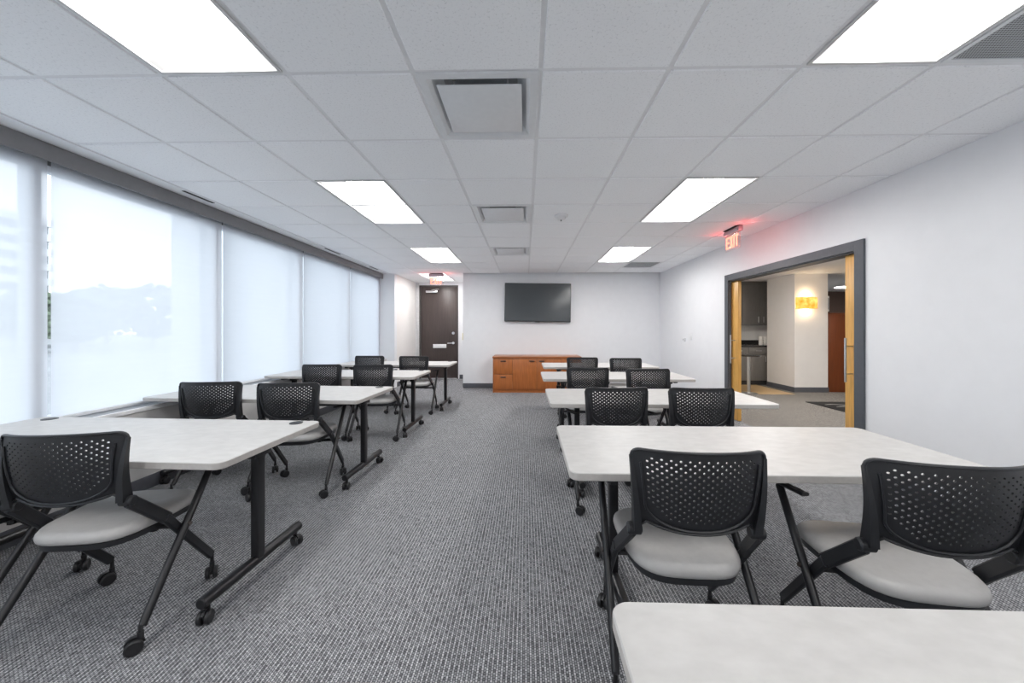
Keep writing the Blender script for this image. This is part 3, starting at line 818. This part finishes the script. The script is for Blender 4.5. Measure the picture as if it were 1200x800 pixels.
# floor mat
mt = thing('floor_mat', 'black floor mat with pale swirl in the lobby', 'mat', (5.55, 6.05, 0))
MB().box(-.58, .75, -.42, .42, -.0005, .007, bev=.003).obj('pile', M['rug'], mt)
m = MB()
for q, w_ in (([(-.45, .16), (-.3, .2), (-.15, .12), (.0, .14), (.16, .05)], .03), ([(-.41, -.02), (-.23, .03), (-.07, -.04), (.15, -.12)], .025)):
    P_ = [Vector((x, y, .0078)) for x, y in q]; secs = []
    for i, p in enumerate(P_):
        w2 = w_*math.sin(PI*(i+.5)/len(P_)); secs.append([p+Vector((0, w2, -.0004)), p+Vector((0, w2, .0006)), p+Vector((0, -w2, .0006)), p+Vector((0, -w2, -.0004))])
    m.loft(secs)
m.obj('swirl', M['ruglogo'], mt, smooth=False)
# lobby ceiling lamp
def downlight(lab, x, y, e):
    dl = thing('lobby_ceiling_lamp', lab, 'ceiling light', (x, y, LC), 0, 'lobby ceiling lamps')
    m = MB(); m.lathe((0, 0, 0), [(.24, -.0005), (.24, -.022), (.222, -.027), (.218, -.015)], 32); m.obj('ring', M['white'], dl)
    m = MB(); m.lathe((0, 0, 0), [(.216, -.014), (.19, -.032), (.11, -.042), (.01, -.045)], 32); m.obj('lens', emit('lobby_lens', (1, .95, .89), e), dl)
downlight('round white ceiling lamp seen at the far side of the lobby', 8.45, 9.65, 30)
downlight('added unseen round ceiling lamp above the lobby mat', 6.3, 4.9, 68)  # this and the next two are out of view, added to light the lobby
downlight('added unseen round ceiling lamp of the lobby just past the doorway', 4.1, 6.3, 68)
downlight('added unseen round ceiling lamp of the lobby beside the pocket wall', 4.3, 3.0, 68)

# ------------------------------------------------------------------ outside
f = MB(); f.box(-140, -3.5, -60, 160, -.7, -.5); struct(f.obj('ground_outside', M['asphalt'], smooth=False), 'pale parking ground outside the windows', 'ground')
bl = thing('office_block', 'distant white office block with dark window bands', 'building', (-64, 34.8, -.5))
fl_h = 1.75
m = MB(); m.box(-13, 7, -7, 7, 0, 8*fl_h); m.obj('body', M['bglass'], bl, smooth=False)
for k in range(9):
    MB().box(-13.3, 7.3, -7.3, 7.3, k*fl_h-.02, k*fl_h+.8).obj('facade_band', M['bwhite'], bl, smooth=False)
def tree(lab, x, y, h, r):
    th = thing('tree', lab, 'tree', (x, y, -.5), random.uniform(0, 6), 'trees outside the windows')
    m = MB(); m.tube([(0, 0, 0), (.05, .02, h*.3), (0, .08, h*.6)], [.22, .16, .1], 10)
    for k in range(4):
        a = k*1.7; m.tube([(0, .03, h*.32), (math.cos(a)*r*.5, math.sin(a)*r*.5, h*.62)], [.08, .03], 6)
    m.obj('trunk', M['bark'], th)
    m = MB()
    for k in range(300):
        a, e, q = random.uniform(0, 2*PI), random.uniform(-1, 1), random.uniform(.45, 1)**.6
        c_ = Vector((math.cos(a)*math.sqrt(1-e*e)*r*q, math.sin(a)*math.sqrt(1-e*e)*r*q, h*.56+e*h*.42*q))
        s0 = random.uniform(.16, .34)*r*.55
        v0 = bmesh.ops.create_icosphere(m.bm, subdivisions=1, radius=s0)['verts']
        for v in v0:
            v.co = Vector((v.co.x*random.uniform(.7, 1.3), v.co.y*random.uniform(.7, 1.3), v.co.z*random.uniform(.45, .95))) + c_
    m.obj('crown', M['leaf'], th, smooth=False)
TREES = [(-36, 28, 4.9, 2.3), (-35, 33, 6.2, 2.3), (-32.5, 37.6, 8.8, 2.4), (-48, 34.3, 5.6, 3.0), (-49.5, 41.5, 7.2, 3.1), (-45, 48.5, 10.0, 3.2)]
TLAB = ['low tree outside just right of the first shade gap', 'middle tree outside the wide second shade', 'tallest near tree outside, toward the pale exterior column', 'far low tree outside below the office block',
        'far tree outside behind the low ones', 'far tall tree outside behind the tallest near tree']
for lab, a in zip(TLAB, TREES): tree(lab, *a)

# ------------------------------------------------------------------ light
wd = bpy.data.worlds.new('World'); bpy.context.scene.world = wd; wd.use_nodes = True
nt = wd.node_tree; nt.nodes.clear()
o = nt.nodes.new('ShaderNodeOutputWorld'); bg = nt.nodes.new('ShaderNodeBackground')
tc = nt.nodes.new('ShaderNodeTexCoord'); sx = nt.nodes.new('ShaderNodeSeparateXYZ'); rp = nt.nodes.new('ShaderNodeValToRGB')
rp.color_ramp.elements[0].position = .45; rp.color_ramp.elements[0].color = (.95, .98, 1, 1)
rp.color_ramp.elements[1].position = .9; rp.color_ramp.elements[1].color = (.82, .90, 1, 1)
mr = nt.nodes.new('ShaderNodeMapRange'); mr.inputs['From Min'].default_value = -1
nt.links.new(tc.outputs['Generated'], sx.inputs[0]); nt.links.new(sx.outputs['Z'], mr.inputs['Value']); nt.links.new(mr.outputs[0], rp.inputs[0])
nt.links.new(rp.outputs[0], bg.inputs[0]); nt.links.new(bg.outputs[0], o.inputs[0])
bg.inputs[1].default_value = 1.85

# ------------------------------------------------------------------ camera
cam = bpy.data.cameras.new('camera'); co = bpy.data.objects.new('camera', cam); C.objects.link(co)
F, YAW, CX, CY = 420.6, .0197, 607.3, 385.7
cam.sensor_fit = 'HORIZONTAL'; cam.sensor_width = 36; cam.lens = 36*F/1200
cam.shift_x = (600-CX)/1200; cam.shift_y = (CY-400)/1200
cam.clip_start = .05; cam.clip_end = 500
co.location = (0, 0, 1.29); co.rotation_euler = (PI/2, 0, YAW)
sc_ = bpy.context.scene; sc_.camera = co
sc_.view_settings.view_transform = 'Standard'; sc_.view_settings.look = 'None'; sc_.view_settings.gamma = 1
sc_.view_settings.use_curve_mapping = False; sc_.view_settings.exposure = 0.50
sc_.cycles.use_denoising = True
sc_.cycles.max_bounces = 18; sc_.cycles.diffuse_bounces = 14; sc_.cycles.transparent_max_bounces = 16
